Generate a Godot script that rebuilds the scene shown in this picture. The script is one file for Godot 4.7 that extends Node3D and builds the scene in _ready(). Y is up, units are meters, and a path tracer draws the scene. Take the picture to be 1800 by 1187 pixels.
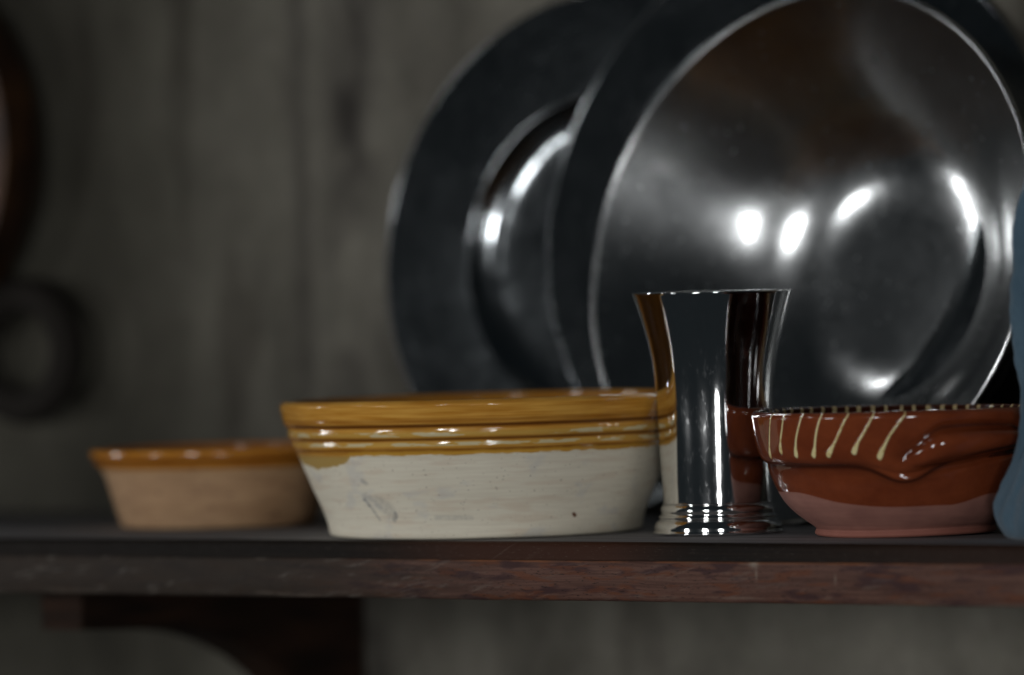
extends Node3D
# A shelf in a dim room: three pewter plates, a silver beaker, two slipware bowls and a
# redware bowl. x runs along the shelf, y is up (0 = shelf top), z points out of the wall.

const WALL_Z := -2.939
const EDGE_Z := -2.588
const TX := -2.33
const TURN := 0.6109 # the side of each round thing that faces the camera
var noise := FastNoiseLite.new()
var cells := FastNoiseLite.new()

# ---------------------------------------------------------------- helpers
func tag(o: Node, label: String, category := "", group := "", kind := "") -> void:
	if label: o.set_meta("label", label)
	if category: o.set_meta("category", category)
	if group: o.set_meta("group", group)
	if kind: o.set_meta("kind", kind)

func thing(called: String, at: Vector3, turn: float, label: String, category: String, group := "") -> Node3D:
	var o := Node3D.new()
	o.name = called
	add_child(o, true)
	o.position = at
	o.rotation.y = turn
	tag(o, label, category, group)
	return o

func put(called: String, m: Mesh, mat: Material, parent: Node = self) -> MeshInstance3D:
	var o := MeshInstance3D.new()
	o.name = called
	o.mesh = m
	o.material_override = mat
	parent.add_child(o, true)
	return o

func lin(r: float, g: float, b: float) -> Color:
	return Color(r, g, b).linear_to_srgb()

func mat(c: Color, rough: float, metal := 0.0) -> StandardMaterial3D:
	var m := StandardMaterial3D.new()
	m.albedo_color = c
	m.roughness = rough
	m.metallic = metal
	return m

func fbm(x: float, y: float, z := 0.0) -> float:
	return noise.get_noise_3d(x, y, z)

# two-dimensional noise that closes round the object: u in 0..1 round, v up
func ring(u: float, v: float, k: float, kv: float, off := 0.0) -> float:
	return noise.get_noise_3d(cos(u * TAU) * k + off, sin(u * TAU) * k - off, v * kv + off * 0.37)

func paint(w: int, h: int, f: Callable, mip := true) -> ImageTexture:
	var im := Image.create_empty(w, h, false, Image.FORMAT_RGB8)
	for j in h:
		for i in w:
			im.set_pixel(i, j, f.call((i + 0.5) / w, (j + 0.5) / h))
	return ImageTexture.create_from_image(im)

func grey(x: float) -> Color:
	return Color(x, x, x)

func smooth_line(pts: Array, per: int) -> Array:
	# Catmull-Rom through [r, y] points
	var out := []
	for k in pts.size() - 1:
		var a: Array = pts[maxi(k - 1, 0)]
		var b: Array = pts[k]
		var c: Array = pts[k + 1]
		var d: Array = pts[mini(k + 2, pts.size() - 1)]
		for s in per:
			var t := float(s) / per
			var q := Vector2(b[0], b[1]).cubic_interpolate(Vector2(c[0], c[1]), Vector2(a[0], a[1]), Vector2(d[0], d[1]), t)
			out.append([maxf(q.x, 0.0), q.y])
	var e: Array = pts[pts.size() - 1]
	out.append([e[0], e[1]])
	return out

# turns a profile of [radius, height, v] round y; push moves a point: (angle, r, y, v) -> Vector2(r, y)
func lathe(profile: Array, seg: int, push = null, offset := Vector3.ZERO, keep_r := 1.0, fade_r := 2.0) -> ArrayMesh:
	var st := SurfaceTool.new()
	st.begin(Mesh.PRIMITIVE_TRIANGLES)
	st.set_smooth_group(0)
	var total := 0.0
	var vs := [0.0]
	for k in range(1, profile.size()):
		total += Vector2(profile[k][0] - profile[k - 1][0], profile[k][1] - profile[k - 1][1]).length()
		vs.append(total)
	for i in profile.size():
		var p: Array = profile[i]
		var v: float = p[2] if p.size() > 2 else float(vs[i]) / total
		for j in seg + 1:
			var a := TAU * j / seg
			var ry := Vector2(p[0], p[1])
			if push != null: ry = push.call(a if j < seg else 0.0, ry.x, ry.y, v)
			st.set_uv(Vector2(float(j) / seg, v))
			var aa := a if j < seg else 0.0
			st.add_vertex(Vector3(sin(aa) * ry.x, ry.y, cos(aa) * ry.x) + offset * (1.0 - smoothstep(keep_r, fade_r, ry.x)))
	for i in profile.size() - 1:
		for j in seg:
			var a := i * (seg + 1) + j
			var b := a + seg + 1
			if profile[i + 1][0] > 1e-6:
				st.add_index(a); st.add_index(b); st.add_index(b + 1)
			if profile[i][0] > 1e-6:
				st.add_index(a); st.add_index(b + 1); st.add_index(a + 1)
	st.generate_normals()
	return st.commit()

# outer wall then inner wall of a thing `thick` thick; v = 0..0.5 outside by height, 0.5..1 inside
func vessel(outer: Array, thick: float, floor_y: float) -> Array:
	var h: float = outer[outer.size() - 1][1]
	var out := []
	out.append([0.0, 0.001, 0.0])
	out.append([outer[0][0] * 0.6, 0.001, 0.0])
	for p in outer:
		out.append([p[0], p[1], 0.5 * p[1] / h])
	var last: Array = outer[outer.size() - 1]
	out.append([last[0] - thick * 0.25, last[1] + thick * 0.28, 0.5])
	out.append([last[0] - thick * 0.7, last[1] + thick * 0.3, 0.503])
	for k in range(outer.size() - 1, -1, -1):
		var p: Array = outer[k]
		if p[1] < floor_y + 0.002: break
		out.append([maxf(p[0] - thick, 0.001), p[1], 1.0 - 0.49 * p[1] / h])
	var e: Array = out[out.size() - 1]
	out.append([e[0] * 0.9, floor_y + 0.0004, 0.99])
	out.append([0.0, floor_y, 1.0])
	return out

func grid(nx: int, ny: int, f: Callable, uv: Callable, flip := false) -> ArrayMesh:
	var st := SurfaceTool.new()
	st.begin(Mesh.PRIMITIVE_TRIANGLES)
	st.set_smooth_group(0)
	for j in ny + 1:
		for i in nx + 1:
			var s := float(i) / nx
			var t := float(j) / ny
			st.set_uv(uv.call(s, t))
			st.add_vertex(f.call(s, t))
	for j in ny:
		for i in nx:
			var a := j * (nx + 1) + i
			var b := a + nx + 1
			if flip:
				st.add_index(a); st.add_index(a + 1); st.add_index(b + 1)
				st.add_index(a); st.add_index(b + 1); st.add_index(b)
			else:
				st.add_index(a); st.add_index(b); st.add_index(b + 1)
				st.add_index(a); st.add_index(b + 1); st.add_index(a + 1)
	st.generate_normals()
	return st.commit()

# an extruded outline (points in x-y, counter-clockwise), chamfered, from z = 0 to -depth
func slab(outline: PackedVector2Array, depth: float, ch := 0.0015) -> ArrayMesh:
	var st := SurfaceTool.new()
	st.begin(Mesh.PRIMITIVE_TRIANGLES)
	st.set_smooth_group(-1)
	var inner_list := Geometry2D.offset_polygon(outline, -ch, Geometry2D.JOIN_MITER)
	var inner: PackedVector2Array = inner_list[0] if inner_list.size() and inner_list[0].size() == outline.size() else outline
	# align start
	var best := 0
	for k in inner.size():
		if inner[k].distance_to(outline[0]) < inner[best].distance_to(outline[0]): best = k
	var al := PackedVector2Array()
	for k in inner.size(): al.append(inner[(k + best) % inner.size()])
	if al.size() > 2 and al[1].distance_to(outline[1]) > al[al.size() - 1].distance_to(outline[1]):
		var rv := PackedVector2Array([al[0]])
		for k in range(al.size() - 1, 0, -1): rv.append(al[k])
		al = rv
	var rings := [[al, 0.0], [outline, -ch], [outline, -depth + ch], [al, -depth]]
	var n := outline.size()
	var add := func(p: Vector2, z: float) -> void:
		st.set_uv(Vector2(p.x + z, p.y))
		st.add_vertex(Vector3(p.x, p.y, z))
	for r in 3:
		var A: PackedVector2Array = rings[r][0]
		var B: PackedVector2Array = rings[r + 1][0]
		var za: float = rings[r][1]
		var zb: float = rings[r + 1][1]
		for k in n:
			var l := (k + 1) % n
			add.call(A[k], za); add.call(A[l], za); add.call(B[l], zb)
			add.call(A[k], za); add.call(B[l], zb); add.call(B[k], zb)
	var tri := Geometry2D.triangulate_polygon(al)
	for q in range(0, tri.size(), 3):
		var p := [al[tri[q]], al[tri[q + 1]], al[tri[q + 2]]]
		if (p[1] - p[0]).cross(p[2] - p[0]) > 0.0: p.reverse()
		for k in 3: add.call(p[k], 0.0)
		for k in [0, 2, 1]: add.call(p[k], -depth)
	st.generate_normals()
	return st.commit()

func bump(x: float, c: float, w: float) -> float:
	return exp(-pow((x - c) / w, 2.0))

# ---------------------------------------------------------------- the scene
func _ready() -> void:
	noise.seed = 11
	noise.noise_type = FastNoiseLite.TYPE_SIMPLEX_SMOOTH
	noise.frequency = 1.0
	noise.fractal_type = FastNoiseLite.FRACTAL_FBM
	noise.fractal_octaves = 4
	cells.seed = 5
	cells.noise_type = FastNoiseLite.TYPE_SIMPLEX
	cells.frequency = 1.0
	cells.fractal_octaves = 2

	var cam := Camera3D.new()
	cam.name = "camera"
	add_child(cam)
	var lens := CameraAttributesPhysical.new()
	lens.frustum_focal_length = 198.15
	lens.frustum_focus_distance = 3.13
	lens.frustum_near = 0.05
	lens.frustum_far = 60.0
	lens.exposure_aperture = 2.9
	cam.attributes = lens
	cam.transform = Transform3D(Basis(Vector3(0.81901, -0.024, -0.57327), Vector3(0.01562, 0.99969, -0.01952), Vector3(0.57356, 0.00703, 0.81913)).orthonormalized(), Vector3(0, 0.138, 0))
	cam.current = true

	var env := Environment.new()
	env.background_mode = Environment.BG_COLOR
	env.background_color = lin(0.78, 0.98, 1.12)
	env.background_energy_multiplier = 0.014
	env.tonemap_mode = Environment.TONE_MAPPER_LINEAR
	env.tonemap_exposure = 1.0
	env.sdfgi_enabled = true
	env.ssao_enabled = true
	env.ssil_enabled = true
	var around := WorldEnvironment.new()
	around.name = "environment"
	around.environment = env
	add_child(around)

	# the windows across the room and two added lights, whose images stand in the silver and the glazes:
	# panes as [centre, width, height, energy, colour]
	window("window", Vector3(1.72, 0.0, 1.8), [[0.0, 0.16, 0.62, 0.30, 1.5], [0.10, -0.42, 0.44, 0.74, 3.2]], "pale casement window across the room, nearest the camera", 218.0)
	window("window", Vector3(-1.0, 0.0, 1.8), [[0.0, 0.32, 0.52, 0.62, 5.2]], "pale casement window across the room, between the two others", 190.0)
	window("window", Vector3(-3.9, 0.0, 1.8), [[0.0, 0.32, 0.52, 0.62, 2.5]], "pale casement window across the room, farthest from the camera", 155.0)
	window("window", Vector3(-4.55, 0.0, -1.68), [[0.0, 0.30, 0.14, 1.2, 1.3]], "narrow added side light, out of view left of the shelf", 110.0)  # side light added for the dish's bright band, built like a window
	window("window", Vector3(-4.0, 2.25, -1.10), [[0.0, 0.0, 0.12, 0.32, 0.4]], "small added light, high up and out of view at the side", 130.0)  # high light added for a glint in the dish, built like a window

	build_wall()
	build_shelf()
	build_plates()
	build_white_bowl()
	build_small_bowl()
	build_beaker()
	build_red_bowl()
	build_cloth()
	build_hanging_pan()

func window(called: String, at: Vector3, panes: Array, label: String, face: float) -> void:
	# faces the shelf: local +z looks to the room's middle
	var o := thing(called, at, deg_to_rad(face), label, "window", "windows across the room")
	var wood := mat(lin(0.25, 0.22, 0.18), 0.6)
	for p in panes:
		var c := Vector3(p[0], p[1], 0)
		var w: float = p[2]
		var h: float = p[3]
		var e: float = p[4]
		var glass := StandardMaterial3D.new()
		glass.albedo_color = lin(0.05, 0.05, 0.05)
		glass.emission_enabled = true
		glass.emission = lin(0.9, 0.96, 1.0)
		glass.emission_energy_multiplier = 1.5
		var q := BoxMesh.new()
		q.size = Vector3(w, h, 0.01)
		var pane := put("pane", q, glass, o)
		pane.position = c
		for s in [-1, 1]:
			var b := BoxMesh.new()
			b.size = Vector3(0.05, h + 0.1, 0.06)
			put("frame", b, wood, o).position = c + Vector3(s * (w / 2 + 0.026), 0, 0)
			var d := BoxMesh.new()
			d.size = Vector3(w, 0.05, 0.06)
			put("frame", d, wood, o).position = c + Vector3(0, s * (h / 2 + 0.026), 0)
		var l := AreaLight3D.new()
		l.name = "window_light"
		l.area_size = Vector2(w, h)
		l.light_energy = e
		l.light_color = lin(0.97, 0.98, 1.0)
		l.shadow_enabled = true
		o.add_child(l, true)
		l.position = c + Vector3(0, 0, 0.02)
		l.rotation.y = PI

# ---------------------------------------------------------------- wall
func wall_relief(x: float, y: float) -> float:
	var d := 0.0012 * fbm(x * 6.0, y * 1.6) + 0.0010 * fbm(x * 26.0, y * 5.0, 3.0) + 0.0004 * fbm(x * 90.0, y * 60.0, 9.0)
	var wob := 0.006 * fbm(y * 4.0, 1.3)
	var up := smoothstep(0.02, 0.1, y)
	d -= 0.0014 * bump(x, -2.224 + wob * 0.5, 0.009) * up * (0.7 + 0.6 * fbm(y * 9.0, 7.0))
	d += 0.0022 * bump(x, -2.207 + wob, 0.009)
	d -= 0.0016 * bump(x, -2.180 + wob * 1.5, 0.015) * clampf(0.5 + 1.6 * fbm(y * 7.0, 2.0), 0.0, 1.0)
	d += 0.0012 * bump(x, -2.150 + wob, 0.012)
	d += 0.0010 * bump(x, -2.25 - wob, 0.006)
	return d

func build_wall() -> void:
	var x0 := -3.4
	var x1 := -0.7
	var y0 := -0.6
	var y1 := 1.0
	var tex := paint(1024, 512, func(u: float, v: float) -> Color:
		var x := lerpf(x0, x1, u)
		var y := lerpf(y0, y1, v)
		var a := fbm(x * 5.0, y * 3.0, 20.0)
		var b := fbm(x * 20.0, y * 9.0, 30.0)
		var c := fbm(x * 70.0, y * 70.0, 40.0)
		var t := clampf(0.5 + 0.55 * a + 0.3 * b + 0.15 * c + 0.35 * fbm(x * 9.0, y * 8.0, 88.0), 0.0, 1.0)
		var col := Color(0.30, 0.288, 0.26).lerp(Color(0.47, 0.455, 0.415), t)
		var grit := smoothstep(0.25, 0.6, fbm(x * 16.0, y * 3.0, 50.0))
		col = col.lerp(Color(0.2, 0.18, 0.16), 0.35 * grit)
		var left_shade := 1.0 - smoothstep(-2.40, -2.14, x + 0.06 * fbm(x * 4.0, y * 4.0, 55.0))  # light falling off to the left, painted into the plaster colour
		col = col.lerp(col * Color(0.64, 0.64, 0.62), left_shade)
		# soot runs down the plaster
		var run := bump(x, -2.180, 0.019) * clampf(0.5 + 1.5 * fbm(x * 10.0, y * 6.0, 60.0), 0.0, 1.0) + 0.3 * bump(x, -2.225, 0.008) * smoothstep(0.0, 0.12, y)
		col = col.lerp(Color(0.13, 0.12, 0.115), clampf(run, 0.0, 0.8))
		return col)
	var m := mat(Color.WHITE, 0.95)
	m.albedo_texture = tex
	m.metallic_specular = 0.2
	var front := grid(700, 180, func(s: float, t: float) -> Vector3:
		var x := lerpf(x0, x1, s)
		var y := lerpf(y0, y1, t)
		return Vector3(x, y, WALL_Z + wall_relief(x, y)), func(s: float, t: float) -> Vector2: return Vector2(s, t))
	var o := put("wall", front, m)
	tag(o, "", "", "", "structure")
	var back := BoxMesh.new()
	back.size = Vector3(x1 - x0, y1 - y0, 0.2)
	var bk := put("wall_core", back, mat(lin(0.1, 0.1, 0.09), 0.95), o)
	bk.position = Vector3((x0 + x1) / 2, (y0 + y1) / 2, WALL_Z - 0.11)

# ---------------------------------------------------------------- shelf and bracket
func build_shelf() -> void:
	var x0 := -2.75
	var x1 := -1.1
	var s := thing("shelf", Vector3(x0, 0, EDGE_Z), 0.0, "long dark wooden wall shelf with a worn red-brown front edge, carrying plates and bowls", "shelf")
	var len := x1 - x0
	# the textures span the stretch from TX to TX + 0.9 and repeat beyond it
	var wood_tex := paint(2048, 128, func(u: float, v: float) -> Color:
		var x := TX + u * 0.9
		var g := fbm(x * 9.0, v * 5.0, 1.0)
		var bend := v * 7.0 + 0.9 * fbm(x * 7.0, 0.0, 33.0)
		var grain := fbm(x * 14.0, bend * 3.0, 2.0)
		var hair := fbm(x * 60.0, v * 70.0, 3.0)
		var blot := fbm(x * 22.0, v * 2.5, 4.0)
		var col := Color(0.275, 0.185, 0.155).lerp(Color(0.375, 0.27, 0.23), clampf(0.5 + 0.6 * g + 0.7 * grain + 0.35 * hair, 0.0, 1.0))
		col = col.lerp(Color(0.20, 0.13, 0.135), smoothstep(0.02, 0.35, blot) * 0.7)
		col = col.lerp(Color(0.37, 0.21, 0.135), smoothstep(0.08, 0.35, fbm(x * 28.0, v * 4.0, 14.0)) * 0.6)
		# blackened and scuffed stretch to the left, pale rubbed marks
		var grey_part := 1.0 - smoothstep(-2.0, -1.80, x + 0.05 * g)
		col = col.lerp(Color(0.165, 0.15, 0.128), 0.85 * grey_part)
		var rub := smoothstep(0.05, 0.4, fbm(x * 26.0 + v * 1.2, v * 2.0, 6.0)) * smoothstep(0.0, 0.3, fbm(x * 90.0 + v * 9.0, v * 6.0, 7.0))
		col = col.lerp(Color(0.40, 0.385, 0.36), rub * (0.25 + 0.45 * grey_part))
		var sl := fbm(x * 130.0 + v * 10.0, x * 9.0 - v * 2.0, 8.0)
		col = col.lerp(Color(0.50, 0.46, 0.42), smoothstep(0.47, 0.6, sl) * 0.25)
		var pit := fbm(x * 200.0, v * 26.0, 16.0)
		col = col.lerp(Color(0.09, 0.06, 0.055), smoothstep(0.38, 0.5, pit) * 0.7)
		col = col.lerp(Color(0.50, 0.315, 0.20), (1.0 - smoothstep(0.02, 0.07, v + 0.02 * hair)) * smoothstep(-1.93, -1.86, x) * clampf(0.4 + 0.9 * fbm(x * 30.0, 5.0), 0.0, 0.75))  # catch-light on the rail's top edge painted over worn raw wood
		var chip := bump(x, -1.6525, 0.0032) * bump(v, 0.05, 0.10) + 0.7 * bump(x, -1.651, 0.0008) * bump(v, 0.3, 0.14) + 0.6 * bump(x, -1.600, 0.0008) * bump(v, 0.4, 0.12)
		col = col.lerp(Color(0.56, 0.53, 0.48), clampf(chip, 0.0, 1.0) * 0.7)
		col = col.lerp(Color(0.44, 0.40, 0.36), smoothstep(0.84, 0.95, v + 0.14 * fbm(x * 40.0, 0.0, 12.0)) * 0.45 * smoothstep(-0.1, 0.3, g))
		return col)
	var top_tex := paint(2048, 64, func(u: float, v: float) -> Color:
		var x := TX + u * 0.9
		var g := fbm(x * 8.0, v * 22.0, 70.0)
		var sp := fbm(x * 160.0, v * 30.0, 71.0)
		var red := smoothstep(-1.95, -1.83, x) * (1.0 - smoothstep(-1.76, -1.68, x)) + 0.5 * smoothstep(-1.7, -1.5, x)
		var col := Color(0.055, 0.045, 0.035).lerp(Color(0.12, 0.095, 0.075), clampf(0.5 + g, 0.0, 1.0))
		col = col.lerp(Color(0.25, 0.145, 0.10), clampf(red, 0.0, 1.0) * 0.8)
		col = col.lerp(Color(0.42, 0.40, 0.38), smoothstep(0.38, 0.62, sp) * 0.6)
		var scr := smoothstep(0.2, 0.5, fbm((x + v * 0.02) * 110.0, x * 3.0, 75.0)) * bump(x, -1.825, 0.02)
		return col.lerp(Color(0.45, 0.43, 0.41), scr * 0.7))
	var plank_tex := paint(1024, 256, func(u: float, v: float) -> Color:
		var x := TX + u * 0.9
		var g := fbm(x * 4.0, v * 30.0, 80.0) + 0.5 * fbm(x * 12.0, v * 110.0, 81.0)
		var dust := fbm(x * 20.0, v * 20.0, 82.0)
		var col := Color(0.42, 0.415, 0.42).lerp(Color(0.60, 0.595, 0.60), clampf(0.5 + 0.8 * g, 0.0, 1.0))
		return col.lerp(Color(0.58, 0.575, 0.575), smoothstep(0.0, 0.5, dust) * 0.4))
	var mfront := mat(Color.WHITE, 0.7)
	mfront.metallic_specular = 0.28
	mfront.albedo_texture = wood_tex
	var mtop := mat(Color.WHITE, 0.5)
	mtop.metallic_specular = 0.2
	mtop.albedo_texture = top_tex
	var mplank := mat(Color.WHITE, 0.8)
	mplank.metallic_specular = 0.3
	mplank.albedo_texture = plank_tex
	var rough_edge := func(x: float, k: float) -> float:
		return 0.0007 * fbm(x * 7.0, k) + 0.0004 * fbm(x * 45.0, k + 3.0) + 0.00025 * fbm(x * 160.0, k + 5.0)
	# top board: its upper surface, rounded arris and dark face
	var prof_top := [[-0.348, -0.0102], [-0.348, 0.0], [-0.1, 0.0], [-0.02, 0.0], [-0.0042, -0.0001], [-0.0024, -0.0006], [-0.0014, -0.0016], [-0.001, -0.003], [-0.0006, -0.0102]]
	put("top_board", sweep(prof_top, len, rough_edge, [1, 3], 0.0), mplank, s)
	put("board_edge", sweep(prof_top.slice(4), len, rough_edge, [0, 4], 0.00012), mtop, s)
	# lower rail of red-brown wood, a touch proud of the board above
	var prof_low := [[-0.0022, -0.0104], [0.0004, -0.0104], [0.0010, -0.0109], [0.0012, -0.0118], [0.0012, -0.022], [0.0010, -0.0318], [0.0002, -0.0328], [-0.001, -0.0332], [-0.348, -0.0332]]
	put("front_rail", sweep(prof_low, len, rough_edge, [0, 8], 0.0), mfront, s)

	# bracket: a thick board on edge under the shelf, square nose, hollowed lower side
	var depth_of := [[0.0, -0.0], [0.0, -0.0255], [-0.084, -0.0300], [-0.12, -0.0345], [-0.15, -0.0420], [-0.18, -0.0535], [-0.205, -0.068], [-0.225, -0.088], [-0.24, -0.115], [-0.25, -0.15], [-0.291, -0.15], [-0.291, -0.0]]
	var outline := PackedVector2Array()
	for p in depth_of: outline.append(Vector2(p[0], p[1]))
	outline.reverse()
	if Geometry2D.is_polygon_clockwise(outline): outline.reverse()
	var bt := paint(256, 128, func(u: float, v: float) -> Color:
		var g := fbm(u * 3.0, v * 26.0, 90.0)
		return Color(0.10, 0.068, 0.048).lerp(Color(0.19, 0.125, 0.085), clampf(0.5 + g, 0.0, 1.0)))
	var mb := mat(Color.WHITE, 0.75)
	mb.metallic_specular = 0.25
	mb.albedo_texture = bt
	mb.uv1_scale = Vector3(3, 3, 3)
	var br := put("bracket", slab(outline, 0.0325), mb, s)
	tag(br, "dark wooden bracket with curved underside below the shelf")
	# local x of the outline points out of the wall, local z along the shelf
	br.transform = Transform3D(Basis(Vector3(0, 0, 1), Vector3(0, 1, 0), Vector3(-1, 0, 0)), Vector3(-2.212 - x0, -0.0336, -0.057))

func sweep(profile: Array, len: float, wob: Callable, span: Array, lift: float) -> ArrayMesh:
	# profile of [z, y]; wobble only where it is the front
	var st := SurfaceTool.new()
	st.begin(Mesh.PRIMITIVE_TRIANGLES)
	var n := 560
	var total := 0.0
	var acc := [0.0]
	for k in range(1, profile.size()):
		total += maxf(Vector2(profile[k][0] - profile[k - 1][0], profile[k][1] - profile[k - 1][1]).length(), 1e-5)
		acc.append(total)
	st.set_smooth_group(0)
	for k in profile.size():
		for i in n + 1:
			var x := len * i / n
			var z: float = profile[k][0]
			var y: float = profile[k][1]
			if z > -0.01:
				z += wob.call(x, 1.0 + y * 40.0) + lift
				y += 0.5 * wob.call(x, 9.0) if y < -0.02 else 0.0
				y += lift if y > -0.001 else 0.0
			var v: float = acc[k] / total
			if profile.size() == 9 and profile[0][0] > -0.01:
				v = clampf((-profile[k][1] - 0.0104) / 0.0228, 0.0, 1.0)
			st.set_uv(Vector2((x - 2.75 - TX) / 0.9, v))
			st.add_vertex(Vector3(x, y, z))
	for k in profile.size() - 1:
		for i in n:
			var a := k * (n + 1) + i
			var b := a + n + 1
			st.add_index(a); st.add_index(a + 1); st.add_index(b + 1)
			st.add_index(a); st.add_index(b + 1); st.add_index(b)
	st.generate_normals()
	return st.commit()

# ---------------------------------------------------------------- pewter
func pewter(seed_off: float, tint: Color, rough: float, coat: float) -> StandardMaterial3D:
	var m := mat(tint, 1.0, 1.0)
	# noise laid over the plate's own plane, with the faint rings of turning and polishing
	m.roughness_texture = paint(512, 512, func(u: float, v: float) -> Color:
		var r := (v if v < 0.5 else 1.0 - v) * 2.0
		var x := r * cos(u * TAU)
		var y := r * sin(u * TAU)
		var a := fbm(x * 2.2 + seed_off, y * 2.2, 1.0)
		var b := fbm(x * 12.0 + seed_off, y * 12.0, 2.0)
		var c := fbm(r * 60.0, seed_off, 3.0)
		var marks := smoothstep(0.35, 0.6, fbm(x * 30.0, y * 30.0, seed_off + 6.0))
		return grey(clampf(rough + 0.03 * a + 0.02 * b + 0.015 * c + 0.06 * marks, 0.03, 1.0)))
	m.roughness_texture_channel = BaseMaterial3D.TEXTURE_CHANNEL_RED
	m.albedo_texture = paint(512, 512, func(u: float, v: float) -> Color:
		var r := (v if v < 0.5 else 1.0 - v) * 2.0
		var x := r * cos(u * TAU)
		var y := r * sin(u * TAU)
		var b := fbm(x * 4.0, y * 4.0, seed_off + 8.0)
		var sp := smoothstep(0.4, 0.55, fbm(x * 26.0, y * 26.0, seed_off + 5.0))
		return grey(clampf(0.92 + 0.07 * b - 0.15 * sp, 0.0, 1.0)))
	if coat > 0.0:
		m.clearcoat_enabled = true
		m.clearcoat = coat
		m.clearcoat_roughness = 0.1
	return m

func plate_profile(front: Array, thick: float) -> Array:
	# front: centre -> rim as [r, depth behind the rim plane]; adds rim roll and back
	var s := smooth_line(front, 8)
	var out := []
	for k in s.size():
		out.append([s[k][0], s[k][1] - thick])
	var last: Array = s[s.size() - 1]
	out.append([last[0] + 0.0010, last[1] - thick * 0.8])
	out.append([last[0] + 0.0014, last[1] - thick * 0.4])
	for k in range(s.size() - 1, -1, -1):
		out.append([s[k][0], s[k][1]])
	return out

func stand(called: String, bottom: Vector3, R: float, lean: float, az: float, label: String) -> Array:
	# a Node3D at the foot of a plate that leans on the wall; local y of the inner basis is the plate's axis
	var o := thing(called, bottom, 0.0, label, "plate", "pewter plates leaning against the wall")
	var n := Vector3(sin(az) * cos(lean), sin(lean), cos(az) * cos(lean))
	var up := Vector3(-sin(az) * sin(lean), cos(lean), -cos(az) * sin(lean))
	return [o, Transform3D(Basis(up.cross(n), n, -up), up * R)]

func add_plate(a: Array, prof: Array, bead_r: float, bead_y: float, bead: float, m: Material, warp: Callable, off := Vector3.ZERO) -> void:
	var o: Node3D = a[0]
	var body := put("dish_body", lathe(prof, 256, warp, off, 0.100, 0.160), m, o)
	body.transform = a[1]
	var b := []
	for k in 13:
		var t := TAU * k / 12.0 - 0.2
		b.append([bead_r + bead * sin(t), bead_y - bead * cos(t)])
	var rim := put("rim_bead", lathe(b, 256, warp), m, o)
	rim.transform = a[1]

func build_plates() -> void:
	var warp := func(k: float, amp: float) -> Callable:
		return func(a: float, r: float, y: float, _v: float) -> Vector2:
			return Vector2(r, y + amp * noise.get_noise_3d(sin(a) * r * 9.0 + k, cos(a) * r * 9.0, k))
	# wide plate behind, left
	var R := 0.1655
	var a := stand("pewter_plate", Vector3(-1.9753, 0.0012, -2.90), R, deg_to_rad(6.13), 0.0, "dark pewter plate with a wide rim, rearmost and leftmost, partly hidden by the others")
	var prof := plate_profile([[0.0, -0.0125], [0.03, -0.0125], [0.06, -0.0124], [0.078, -0.0120], [0.087, -0.0108], [0.0935, -0.0080], [0.0975, -0.0042], [0.0998, -0.0014], [0.1012, -0.0003], [0.103, 0.0], [0.12, 0.0], [0.14, -0.0002], [0.160, -0.0008], [R, -0.0010]], 0.0016)
	add_plate(a, prof, R - 0.0002, -0.0010, 0.0006, pewter(1.0, lin(0.30, 0.32, 0.325), 0.15, 0.5), warp.call(1.0, 0.0007))
	# large charger in the middle
	R = 0.1825
	a = stand("pewter_plate", Vector3(-1.8210, 0.0012, -2.872), R, deg_to_rad(10.3), 0.0, "large dark pewter charger standing behind the deep polished dish")
	prof = plate_profile([[0.0, -0.0145], [0.05, -0.0145], [0.095, -0.0142], [0.112, -0.0120], [0.121, -0.0075], [0.127, -0.0030], [0.133, -0.0006], [0.142, 0.0003], [0.165, 0.0], [0.178, -0.0006], [R, -0.0008]], 0.0016)
	add_plate(a, prof, R - 0.0006, -0.0008, 0.0010, pewter(2.0, lin(0.30, 0.32, 0.325), 0.15, 0.5), warp.call(2.0, 0.0007))
	# deep polished dish in front
	R = 0.1630
	a = stand("pewter_dish", Vector3(-1.7604, 0.0012, -2.779), R, deg_to_rad(13.3), deg_to_rad(-5.2), "deep polished pewter dish with mirror-like hollow, standing in front of the other two plates")
	prof = plate_profile([[0.0000, -0.09349], [0.0150, -0.09345], [0.0280, -0.09335], [0.0370, -0.09322], [0.0440, -0.09297], [0.0510, -0.09241], [0.0580, -0.09138], [0.0650, -0.08979], [0.0720, -0.08755], [0.0814, -0.08336], [0.0905, -0.07790], [0.1000, -0.07063], [0.1070, -0.06426], [0.1150, -0.05610], [0.1260, -0.04384], [0.1380, -0.02974], [0.1500, -0.01540], [0.1625, -0.00040], [R, 0.0]], 0.0016)
	add_plate(a, prof, R - 0.0009, -0.0003, 0.0015, pewter(3.0, lin(0.46, 0.47, 0.465), 0.225, 1.0), warp.call(3.0, 0.0004), Vector3.ZERO)

# ---------------------------------------------------------------- bowls
const WB := [[0.0880, 0.0], [0.0908, 0.0006], [0.0924, 0.0022], [0.0942, 0.0098], [0.0984, 0.0205], [0.1020, 0.0285], [0.1066, 0.0395], [0.1096, 0.0470], [0.1106, 0.0490], [0.1113, 0.0505], [0.1123, 0.0522], [0.1131, 0.0538], [0.1134, 0.0556], [0.1135, 0.0574], [0.1148, 0.0588], [0.1158, 0.0604], [0.1161, 0.0626], [0.1161, 0.0645], [0.1167, 0.0658], [0.1182, 0.0672], [0.1189, 0.0700], [0.1196, 0.0735], [0.1203, 0.0765], [0.1205, 0.0780], [0.1200, 0.0788]]

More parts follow.
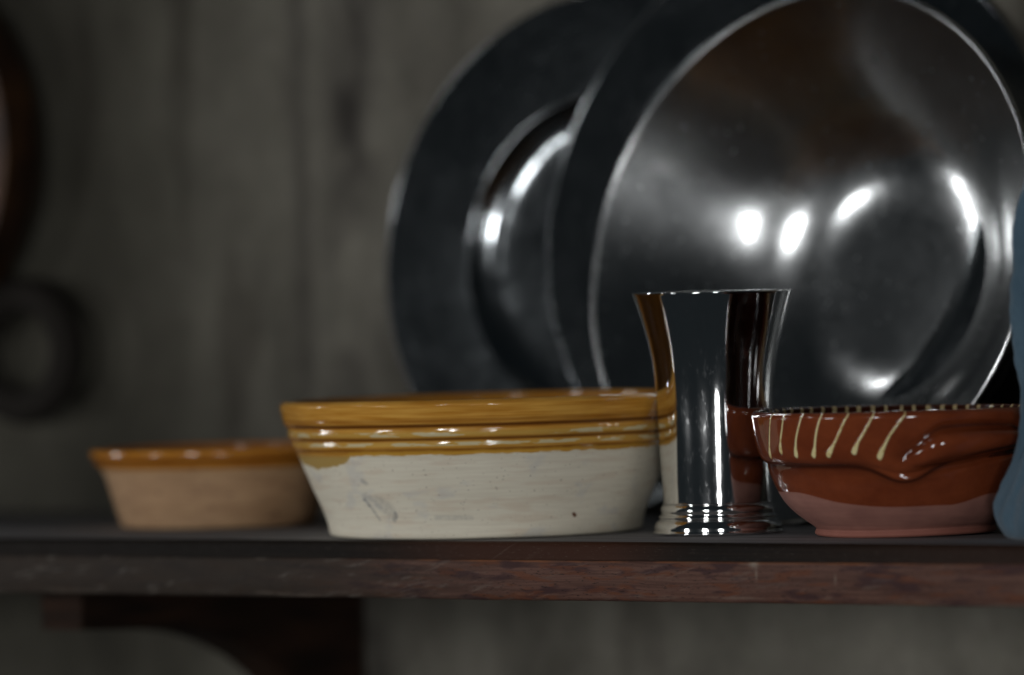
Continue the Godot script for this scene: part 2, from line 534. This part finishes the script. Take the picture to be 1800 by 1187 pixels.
func stroke(x: float, y: float, ax: float, ay: float, bx: float, by: float, w: float) -> float:
	var p := Vector2(x, y)
	var q := Geometry2D.get_closest_point_to_segment(p, Vector2(ax, ay), Vector2(bx, by))
	return 1.0 - smoothstep(w * 0.4, w, p.distance_to(q))

func build_white_bowl() -> void:
	var H := 0.0788
	var o := thing("slipware_bowl", Vector3(-1.9004, 0.0003, -2.6828), TURN, "wide cream bowl with honey-brown glazed rim bands, left of the silver beaker", "bowl", "slipware bowls on the shelf")
	var outer := smooth_line(WB, 4)
	var prof := vessel(outer, 0.0065, 0.008)
	# v of the texture: outside 0..0.5 by height; angle 0 faces the camera
	var tex := paint(1024, 512, func(u: float, v: float) -> Color:
		var ang := (u if u < 0.5 else u - 1.0) * TAU
		var big := ring(u, v, 1.3, 6.0, 1.0)
		var streak := ring(u, v, 2.2, 90.0, 5.0)
		var fine := ring(u, v, 8.0, 260.0, 9.0)
		var gold := Color(0.80, 0.60, 0.275).lerp(Color(0.67, 0.45, 0.155), clampf(0.5 + 0.9 * streak + 0.4 * big, 0.0, 1.0))
		if v > 0.503:
			var inside := Color(0.70, 0.50, 0.20).lerp(Color(0.58, 0.36, 0.11), clampf(0.5 + streak, 0.0, 1.0))
			return inside
		var y := v / 0.5 * H # metres above the foot
		# unglazed slip with throwing lines and stains
		var cream := Color(0.87, 0.845, 0.765).lerp(Color(0.79, 0.75, 0.67), clampf(0.5 + 0.45 * streak + 0.15 * fine, 0.0, 1.0))
		cream = cream.lerp(Color(0.77, 0.69, 0.60), smoothstep(0.1, 0.45, ring(u, v, 2.0, 26.0, 14.0)) * 0.35)
		cream = cream.lerp(Color(0.73, 0.72, 0.70), smoothstep(0.2, 0.5, ring(u, v, 3.0, 8.0, 17.0)) * 0.4)
		var sx := ang * 0.1
		var wob := 0.0012 * fbm(sx * 300.0, y * 300.0, 3.0)
		var smudge := 0.0
		smudge = maxf(smudge, 0.9 * stroke(sx + wob, y, -0.0770, 0.0235, -0.0745, 0.0200, 0.0016))
		smudge = maxf(smudge, 0.5 * stroke(sx + wob, y, -0.0745, 0.0200, -0.0700, 0.0120, 0.0014))
		smudge = maxf(smudge, 0.3 * stroke(sx + wob, y, -0.0760, 0.0255, -0.0640, 0.0225, 0.0030))
		smudge = maxf(smudge, 0.3 * stroke(sx + wob, y, -0.0660, 0.0220, -0.0600, 0.0170, 0.0060))
		smudge = maxf(smudge, 0.85 * stroke(sx + wob, y, -0.0585, 0.0115, -0.0565, 0.0155, 0.0020))
		smudge = maxf(smudge, 0.5 * stroke(sx + wob, y, -0.0740, 0.0345, -0.0720, 0.0335, 0.0022))
		smudge = maxf(smudge, 0.25 * stroke(sx + wob, y, -0.0300, 0.0130, -0.0080, 0.0125, 0.0020))
		cream = cream.lerp(Color(0.42, 0.42, 0.42), smudge * 0.75 * clampf(0.75 + 0.9 * fbm(sx * 260.0, y * 260.0, 71.0), 0.0, 1.0))
		var pits := smoothstep(0.5, 0.62, fbm(sx * 420.0, y * 420.0, 73.0))
		cream = cream.lerp(Color(0.45, 0.40, 0.34), pits * 0.6)
		var spot := stroke(sx + wob * 0.6, y, 0.0560, 0.0128, 0.0572, 0.0118, 0.0013)
		cream = cream.lerp(Color(0.33, 0.17, 0.09), spot)
		# glaze: its lower edge wavers, and one run hangs down at the left
		var edge := 0.0497 + 0.0012 * ring(u, 0.0, 3.0, 0.0, 21.0) + 0.0006 * ring(u, 0.0, 14.0, 0.0, 22.0)
		edge -= 0.0085 * pow(maxf(0.0, 1.0 - pow((ang + 1.13) / 0.36, 2.0)), 0.7) * (1.0 + 0.25 * ring(u, 0.0, 5.0, 0.0, 33.0))
		var g := smoothstep(edge - 0.0006, edge + 0.0003, y + 0.0006 * fine)
		# glaze thick and dark in the grooves, thin and pale on the ridges
		var thin := bump(y, 0.0612, 0.0016) + 0.9 * bump(y, 0.0555, 0.0014)
		var patch := smoothstep(-0.15, 0.25, ring(u, v, 4.5, 40.0, 41.0))
		gold = gold.lerp(Color(0.72, 0.585, 0.30), clampf(thin, 0.0, 1.0) * 0.75)
		gold = gold.lerp(Color(0.77, 0.73, 0.60), smoothstep(0.35, 0.7, thin) * smoothstep(0.35, 0.7, patch) * 0.85)
		var dark := bump(y, 0.0660, 0.0011) + 0.8 * bump(y, 0.0583, 0.0009) + 0.6 * bump(y, 0.0522, 0.0010) + 0.35 * bump(y, 0.0690, 0.0012)
		gold = gold.lerp(Color(0.32, 0.155, 0.03), clampf(dark, 0.0, 1.0) * 0.8)
		var lip := bump(y, edge + 0.0014, 0.0009)
		gold = gold.lerp(Color(0.74, 0.56, 0.20), lip * 0.7)
		gold = gold.lerp(Color(0.64, 0.52, 0.26), 1.0 - smoothstep(0.0475, 0.0505, y))
		return cream.lerp(gold, g))
	var rough := paint(512, 256, func(u: float, v: float) -> Color:
		var y := v / 0.5 * H
		var g := smoothstep(0.0485, 0.0500, y)
		return grey(lerpf(0.72, 0.13 + 0.08 * ring(u, v, 8.0, 30.0, 51.0), g)))
	var m := mat(Color.WHITE, 1.0)
	m.albedo_texture = tex
	m.roughness_texture = rough
	m.roughness_texture_channel = BaseMaterial3D.TEXTURE_CHANNEL_RED
	var body := put("bowl_body", lathe(prof, 256, func(a: float, r: float, y: float, v: float) -> Vector2:
		var k := 0.0006 * noise.get_noise_3d(sin(a) * 1.2, cos(a) * 1.2, y * 30.0) + 0.00012 * noise.get_noise_3d(sin(a) * 2.0, cos(a) * 2.0, y * 700.0)
		var lump := 0.00035 * noise.get_noise_3d(sin(a) * 9.0, cos(a) * 9.0, y * 120.0) * smoothstep(0.048, 0.056, y)
		return Vector2(r * (1.0 + 0.004 * sin(2.0 * a + 0.6)) + k + lump, y + 0.0006 * sin(a + 0.4) * y / H)), m, o)

func build_small_bowl() -> void:
	var H := 0.0480
	var o := thing("slipware_bowl", Vector3(-2.1568, 0.0003, -2.7551), TURN, "small tan bowl with orange glazed rim, farthest left on the shelf", "bowl", "slipware bowls on the shelf")
	var pts := [[0.0580, 0.0], [0.0604, 0.0006], [0.0616, 0.0024], [0.0630, 0.0070], [0.0662, 0.0180], [0.0695, 0.0290], [0.0712, 0.0338], [0.0722, 0.0352], [0.0728, 0.0366], [0.0736, 0.0380], [0.0758, 0.0392], [0.0770, 0.0410], [0.0776, 0.0430], [0.0792, 0.0442], [0.0799, 0.0462], [0.0797, 0.0480]]
	var prof := vessel(smooth_line(pts, 4), 0.0050, 0.006)
	var tex := paint(512, 256, func(u: float, v: float) -> Color:
		var s := ring(u, v, 2.0, 60.0, 61.0)
		var b := ring(u, v, 2.0, 8.0, 63.0)
		if v > 0.503: return Color(0.62, 0.38, 0.14)
		var y := v / 0.5 * H
		var clay := Color(0.66, 0.53, 0.39).lerp(Color(0.57, 0.44, 0.315), clampf(0.5 + 0.7 * s + 0.6 * b, 0.0, 1.0))
		clay = clay.lerp(Color(0.35, 0.25, 0.19), smoothstep(0.3, 0.5, ring(u, v, 6.0, 12.0, 66.0)) * 0.6)
		clay = clay.lerp(Color(0.68, 0.55, 0.40), 0.6 * bump(y, 0.0345, 0.0018))
		var g := smoothstep(0.0366, 0.0380, y + 0.0006 * ring(u, 0.0, 6.0, 0.0, 65.0))
		var gold := Color(0.70, 0.475, 0.18).lerp(Color(0.58, 0.355, 0.10), clampf(0.5 + s, 0.0, 1.0))
		gold = gold.lerp(Color(0.34, 0.15, 0.03), 0.8 * bump(y, 0.0428, 0.0012))
		return clay.lerp(gold, g))
	var m := mat(Color.WHITE, 1.0)
	m.albedo_texture = tex
	m.roughness_texture = paint(64, 128, func(_u: float, v: float) -> Color:
		return grey(lerpf(0.7, 0.16, smoothstep(0.0366, 0.0380, v / 0.5 * H))))
	m.roughness_texture_channel = BaseMaterial3D.TEXTURE_CHANNEL_RED
	put("bowl_body", lathe(prof, 192, func(a: float, r: float, y: float, _v: float) -> Vector2:
		return Vector2(r * (1.0 + 0.004 * sin(2.0 * a)) + 0.0004 * noise.get_noise_3d(sin(a), cos(a), y * 60.0), y)), m, o)

# ---------------------------------------------------------------- beaker
func build_beaker() -> void:
	var o := thing("silver_beaker", Vector3(-1.7425, 0.0003, -2.6907), TURN, "tall polished silver beaker with flared lip and moulded foot", "beaker")
	var h0 := 0.0178
	var body := smooth_line([[0.0311, h0], [0.0314, 0.0245], [0.0319, 0.0330], [0.0325, 0.0440], [0.0330, 0.0560], [0.0334, 0.0680], [0.0340, 0.0800], [0.0350, 0.0910], [0.0366, 0.1020], [0.0390, 0.1130], [0.0421, 0.1240], [0.0446, 0.1320], [0.0464, 0.1376]], 8)
	var prof := []
	for p in body: prof.append(p)
	prof.append([0.0468, 0.1381])
	prof.append([0.0469, 0.1385])
	prof.append([0.0467, 0.1388])
	prof.append([0.0462, 0.1386])
	for k in range(body.size() - 2, 3, -2): prof.append([body[k][0] - 0.0011, body[k][1]])
	prof.append([0.024, 0.0205])
	prof.append([0.0, 0.0198])
	var m := mat(lin(0.80, 0.80, 0.79), 1.0, 1.0)
	# hairline scratches and dull flecks of use
	var rng := RandomNumberGenerator.new()
	rng.seed = 7
	var im := Image.create_empty(1024, 1024, false, Image.FORMAT_RGB8)
	for j in 1024:
		for i in 1024:
			var u := i / 1024.0
			var v := j / 1024.0
			var r := 0.075 + 0.03 * ring(u, v, 3.0, 6.0, 91.0)
			r += 0.05 * smoothstep(0.2, 0.6, ring(u, v, 14.0, 26.0, 93.0))
			im.set_pixel(i, j, grey(clampf(r, 0.03, 1.0)))
	for k in 260:
		var p := Vector2(rng.randf() * 1024, rng.randf() * 620)
		var ang := rng.randfn(PI / 2, 0.7)
		var d := Vector2(cos(ang), sin(ang))
		var n := int(4 + 26 * pow(rng.randf(), 2.5))
		var c := grey(rng.randf_range(0.10, 0.2))
		for s in n:
			p += d
			d = d.rotated(rng.randfn(0, 0.03))
			im.set_pixel(posmod(int(p.x), 1024), clampi(int(p.y), 0, 1023), c)
	m.roughness_texture = ImageTexture.create_from_image(im)
	m.roughness_texture_channel = BaseMaterial3D.TEXTURE_CHANNEL_RED
	var hm := Image.create_empty(1024, 1024, false, Image.FORMAT_RGB8)
	hm.fill(grey(0.5))
	for k in 700:
		var p := Vector2(rng.randf() * 1024, rng.randf() * 520)
		var d := Vector2.from_angle(rng.randfn(PI / 2, 0.8))
		var c := grey(rng.randf_range(0.3, 0.46))
		for n in int(2 + 18 * pow(rng.randf(), 2.5)):
			p += d
			d = d.rotated(rng.randfn(0, 0.04))
			hm.set_pixel(posmod(int(p.x), 1024), clampi(int(p.y), 0, 1023), c)
	m.heightmap_enabled = true
	m.heightmap_texture = ImageTexture.create_from_image(hm)
	m.heightmap_scale = 0.0025
	put("cup_body", lathe(prof, 256), m, o)
	# foot: fillet, bead, ring, ogee, flange
	var foot := smooth_line([[0.0, 0.0004], [0.030, 0.0002], [0.0366, 0.0], [0.0375, 0.0006], [0.0375, 0.0015], [0.0369, 0.0020], [0.0368, 0.0028], [0.0367, 0.0042], [0.0360, 0.0062], [0.0348, 0.0076], [0.0338, 0.0083], [0.0336, 0.0088], [0.0340, 0.0094], [0.0340, 0.0103], [0.0334, 0.0108], [0.0327, 0.0112], [0.0326, 0.0120], [0.0328, 0.0138], [0.0325, 0.0156], [0.0318, 0.0166], [0.0313, 0.0170], [0.0315, 0.0174], [0.0316, 0.0178], [0.0312, 0.0181], [0.0300, 0.0182]], 5)
	var mf := mat(lin(0.80, 0.80, 0.79), 0.07, 1.0)
	put("foot", lathe(foot, 256), mf, o)

# ---------------------------------------------------------------- redware bowl
func build_red_bowl() -> void:
	var H := 0.0690
	var o := thing("redware_bowl", Vector3(-1.6199, 0.0003, -2.6956), TURN, "glossy red-brown earthenware bowl with cream slip stripes and pinched lug handle, right of the beaker", "bowl")
	var pts := [[0.0480, 0.0], [0.0500, 0.0004], [0.0510, 0.0016], [0.0506, 0.0030], [0.0502, 0.0042], [0.0520, 0.0058], [0.0555, 0.0083], [0.0610, 0.0125], [0.0665, 0.0180], [0.0700, 0.0232], [0.0730, 0.0290], [0.0752, 0.0345], [0.0764, 0.0385], [0.0767, 0.0405], [0.0772, 0.0416], [0.0792, 0.0432], [0.0810, 0.0456], [0.0826, 0.0500], [0.0840, 0.0555], [0.0850, 0.0610], [0.0856, 0.0655], [0.0858, 0.0680], [0.0852, 0.0692]]
	var prof := vessel(smooth_line(pts, 6), 0.0052, 0.008)
	# the lug: a fold of clay pressed on, at about 22 degrees right of the camera
	var crease := func(a: float) -> float:
		var y := 0.0408
		y -= 0.0052 * bump(a, -0.07, 0.20)
		y += 0.0052 * smoothstep(0.05, 0.8, a) * (1.0 - smoothstep(1.0, 1.5, a))
		return y
	var shape := func(a: float, r: float, y: float, v: float) -> Vector2:
		var ang := a if a < PI else a - TAU
		if v > 0.5 or y < 0.006 or y > 0.0672: 
			return Vector2(r + 0.0003 * sin(3.0 * ang + 1.0), y + 0.0004 * sin(ang * 2.0))
		var yc: float = crease.call(ang)
		# carry the waist crease along its own line
		var yy := y + (yc - 0.0408) * bump(y, 0.0408, 0.010)
		# lug body
		var da := (ang - 0.46) / 0.52
		var top := 0.0600 - 0.008 * smoothstep(0.5, 1.0, absf(da))
		var dy := (yy - (yc + top) * 0.5) / maxf((top - yc) * 0.5, 0.001)
		var q := 1.0 - pow(absf(da), 2.6) - pow(absf(dy), 2.6)
		var out := 0.0
		if q > 0.0: out = 0.0078 * pow(q, 0.8)
		# pressed-in groove round it and the dimple at its left end
		out -= 0.0026 * bump(da * da + dy * dy, 1.7, 0.62) * smoothstep(-1.4, -0.2, da)
		out -= 0.0022 * bump(ang, -0.02, 0.10) * bump(yy, 0.0470, 0.006)
		return Vector2(r + out + 0.0003 * sin(3.0 * ang + 1.0), yy + 0.0004 * sin(ang * 2.0) * y / H)
	# slip strokes: [top angle, top y, foot angle, foot y]
	var strokes := []
	var px := [[-237.0, -241.0, 0.0460], [-217.0, -222.0, 0.0490], [-188.0, -201.0, 0.0470], [-156.0, -172.0, 0.0470], [-112.0, -144.0, 0.0472], [-69.0, -101.0, 0.0488], [-15.0, -62.0, 0.0475]]
	for p in px: strokes.append([asin(p[0] / 266.0), asin(clampf(p[1] / 256.0, -1.0, 1.0)), p[2]])
	for k in 9: strokes.append([1.25 + k * 0.19, 1.21 + k * 0.19 - 0.05, 0.047])
	for k in 5: strokes.append([3.2 + k * 0.19, 3.15 + k * 0.19, 0.047])
	var edge_of := func(ang: float) -> float:
		return 0.0200 - 0.0030 * sin(ang * 1.6 + 0.9) + 0.0008 * sin(ang * 5.0) + 0.006 * smoothstep(0.3, 0.7, ang) + 0.003 * smoothstep(-0.6, -1.1, ang)
	var hit := func(ang: float, y: float) -> float:
		var best := 0.0
		for s in strokes:
			for turn in [0.0, -TAU]:
				var top := Vector2((s[0] + turn) * 0.083, 0.0690)
				var low := Vector2((s[1] + turn) * 0.083, s[2])
				if absf(ang * 0.083 - low.x) > 0.02: continue
				var p := Vector2(ang * 0.083, y)
				var q := Geometry2D.get_closest_point_to_segment(p, top, low)
				var t := (0.0690 - q.y) / (0.0690 - low.y)
				p.x += 0.0008 * sin(t * 5.0 + s[0] * 9.0) * t
				var w := lerpf(0.0005, 0.0009, t) + 0.0007 * smoothstep(0.72, 0.95, t)
				best = maxf(best, 1.0 - smoothstep(w * 0.8, w * 1.15, p.distance_to(q)))
		return best
	var raised := Image.create_empty(2048, 256, false, Image.FORMAT_RGB8)
	var tex := paint(2048, 256, func(u: float, v: float) -> Color:
		var ang := (u if u < 0.5 else u - 1.0) * TAU
		var b := ring(u, v, 2.5, 8.0, 101.0)
		var f := ring(u, v, 16.0, 40.0, 103.0)
		var red := Color(0.465, 0.23, 0.125).lerp(Color(0.375, 0.17, 0.092), clampf(0.5 + 0.6 * b + 0.2 * f, 0.0, 1.0))
		var slip := Color(0.82, 0.77, 0.57)
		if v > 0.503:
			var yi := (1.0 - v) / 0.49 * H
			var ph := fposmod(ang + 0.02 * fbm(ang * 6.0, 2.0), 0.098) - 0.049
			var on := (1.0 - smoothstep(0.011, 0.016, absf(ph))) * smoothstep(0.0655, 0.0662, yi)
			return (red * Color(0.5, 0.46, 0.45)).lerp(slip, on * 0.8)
		var y := v / 0.5 * H
		var e: float = edge_of.call(ang)
		# shade painted in with the pooled glaze, in the waist crease and round the lug
		var yc: float = crease.call(ang)
		var da := (ang - 0.46) / 0.52
		var lt := 0.0600 - 0.008 * smoothstep(0.5, 1.0, absf(da))
		var dy := (y - (yc + lt) * 0.5) / maxf((lt - yc) * 0.5, 0.001)
		var pool_shade := 0.8 * bump(y, yc, 0.0013) + 0.75 * bump(da * da + dy * dy, 1.5, 0.35) * smoothstep(-1.5, -0.4, da) * smoothstep(0.0445, 0.05, y)
		pool_shade += 0.3 * bump(y, yc - 0.0016, 0.004)
		red = red.lerp(Color(0.17, 0.07, 0.035), clampf(pool_shade, 0.0, 1.0) * 0.85)
		var clay := Color(0.56, 0.385, 0.335).lerp(Color(0.49, 0.325, 0.285), clampf(0.5 + 0.7 * b + 0.5 * ring(u, v, 2.0, 60.0, 107.0), 0.0, 1.0))
		clay = clay.lerp(Color(0.55, 0.32, 0.26), bump(y, 0.002, 0.003) * 0.7)
		if y > 0.04:
			var k: float = hit.call(ang, y)
			red = red.lerp(slip.lerp(Color(0.66, 0.52, 0.28), 0.5 * smoothstep(0.0, 0.4, f)), k)
			raised.set_pixel(int(u * 2048.0), int(v * 256.0), grey(k))
		return clay.lerp(red, smoothstep(e - 0.0004, e + 0.0004, y)))
	var m := mat(Color.WHITE, 1.0)
	m.albedo_texture = tex
	m.heightmap_enabled = true
	m.heightmap_texture = ImageTexture.create_from_image(raised)
	m.heightmap_scale = 0.05
	m.roughness_texture = paint(512, 256, func(u: float, v: float) -> Color:
		var ang := (u if u < 0.5 else u - 1.0) * TAU
		var e: float = edge_of.call(ang)
		return grey(lerpf(0.75, 0.085 + 0.03 * ring(u, v, 6.0, 20.0, 111.0), smoothstep(e - 0.0004, e + 0.0004, v / 0.5 * H))))
	m.roughness_texture_channel = BaseMaterial3D.TEXTURE_CHANNEL_RED
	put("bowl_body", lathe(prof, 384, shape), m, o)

# ---------------------------------------------------------------- blue cloth
func build_cloth() -> void:
	var H := 0.215
	var o := thing("blue_cloth", Vector3(-1.4825, 0.0, -2.6655), TURN, "slate blue cloth in soft folds at right beside the red-brown bowl", "cloth")
	var pts := [[0.0300, 0.0], [0.0440, 0.0006], [0.0490, 0.0040], [0.0520, 0.0110], [0.0515, 0.0190], [0.0480, 0.0290], [0.0435, 0.0400], [0.0395, 0.0540], [0.0378, 0.0700], [0.0382, 0.0880], [0.0396, 0.1080], [0.0402, 0.1280], [0.0394, 0.1480], [0.0372, 0.1680], [0.0330, 0.1880], [0.0260, 0.2030], [0.0150, 0.2120], [0.0, H]]
	var s := smooth_line(pts, 6)
	s.push_front([0.0, 0.0])
	var m := mat(Color.WHITE, 0.9)
	m.albedo_texture = paint(512, 512, func(u: float, v: float) -> Color:
		var b := ring(u, v, 2.0, 5.0, 121.0)
		var f := ring(u, v, 30.0, 60.0, 123.0)
		return Color(0.18, 0.27, 0.325).lerp(Color(0.25, 0.34, 0.395), clampf(0.5 + 0.5 * b + 0.35 * f, 0.0, 1.0)))
	m.rim_enabled = true
	m.rim = 0.25
	m.heightmap_enabled = true
	m.heightmap_texture = paint(512, 512, func(u: float, v: float) -> Color:
		return grey(0.5 + 0.22 * sin(u * TAU * 150.0) * sin(v * 900.0) + 0.25 * ring(u, v, 24.0, 50.0, 131.0)))
	m.heightmap_scale = 0.03
	put("draped_fold", lathe(s, 320, func(a: float, r: float, y: float, _v: float) -> Vector2:
		var k := clampf(r / 0.03, 0.0, 1.0)
		var fold := 0.0022 * sin(7.0 * a + 2.0 * sin(y * 22.0)) * k + 0.0016 * sin(13.0 * a - y * 30.0) * k
		var lump := 0.0035 * noise.get_noise_3d(sin(a) * 1.3, cos(a) * 1.3, y * 18.0) * k + 0.0009 * noise.get_noise_3d(sin(a) * 5.0, cos(a) * 5.0, y * 60.0) * k
		return Vector2(maxf(r + fold * smoothstep(0.0, 0.02, y) + lump, 0.0), y)), m, o)

# ---------------------------------------------------------------- hanging pan
func build_hanging_pan() -> void:
	var R := 0.150
	var c := Vector3(-2.575, 0.250, WALL_Z + 0.060)
	var o := thing("hanging_pan", c, 0.0, "round dark copper pan with ring handle on the wall at left edge", "pan")
	var copper := mat(lin(0.085, 0.044, 0.018), 0.55, 0.3)
	copper.albedo_texture = paint(256, 256, func(u: float, v: float) -> Color:
		var b := ring(u, v, 3.0, 9.0, 141.0)
		return Color(0.45, 0.35, 0.25).lerp(Color(1.0, 0.9, 0.75), clampf(0.5 + 0.9 * b, 0.0, 1.0)))
	var prof := smooth_line([[0.0, -0.056], [0.06, -0.056], [0.118, -0.055], [0.134, -0.050], [0.141, -0.040], [0.145, -0.020], [0.1475, 0.0], [0.1480, 0.0015], [0.1465, 0.0022], [0.1420, -0.004], [0.138, -0.040], [0.130, -0.049], [0.06, -0.053], [0.0, -0.053]], 5)
	var body := put("pan_body", lathe(prof, 160), copper, o)
	body.rotation.x = PI / 2
	var iron := mat(lin(0.014, 0.012, 0.010), 0.85)
	iron.metallic_specular = 0.2
	var t := TorusMesh.new()
	t.inner_radius = 0.026
	t.outer_radius = 0.050
	t.rings = 64
	t.ring_segments = 24
	var ring_o := put("ring_handle", t, iron, o)
	ring_o.transform = Transform3D(Basis(Vector3(1, 0, 0), PI / 2), Vector3(-2.438, 0.110, WALL_Z + 0.034) - c)
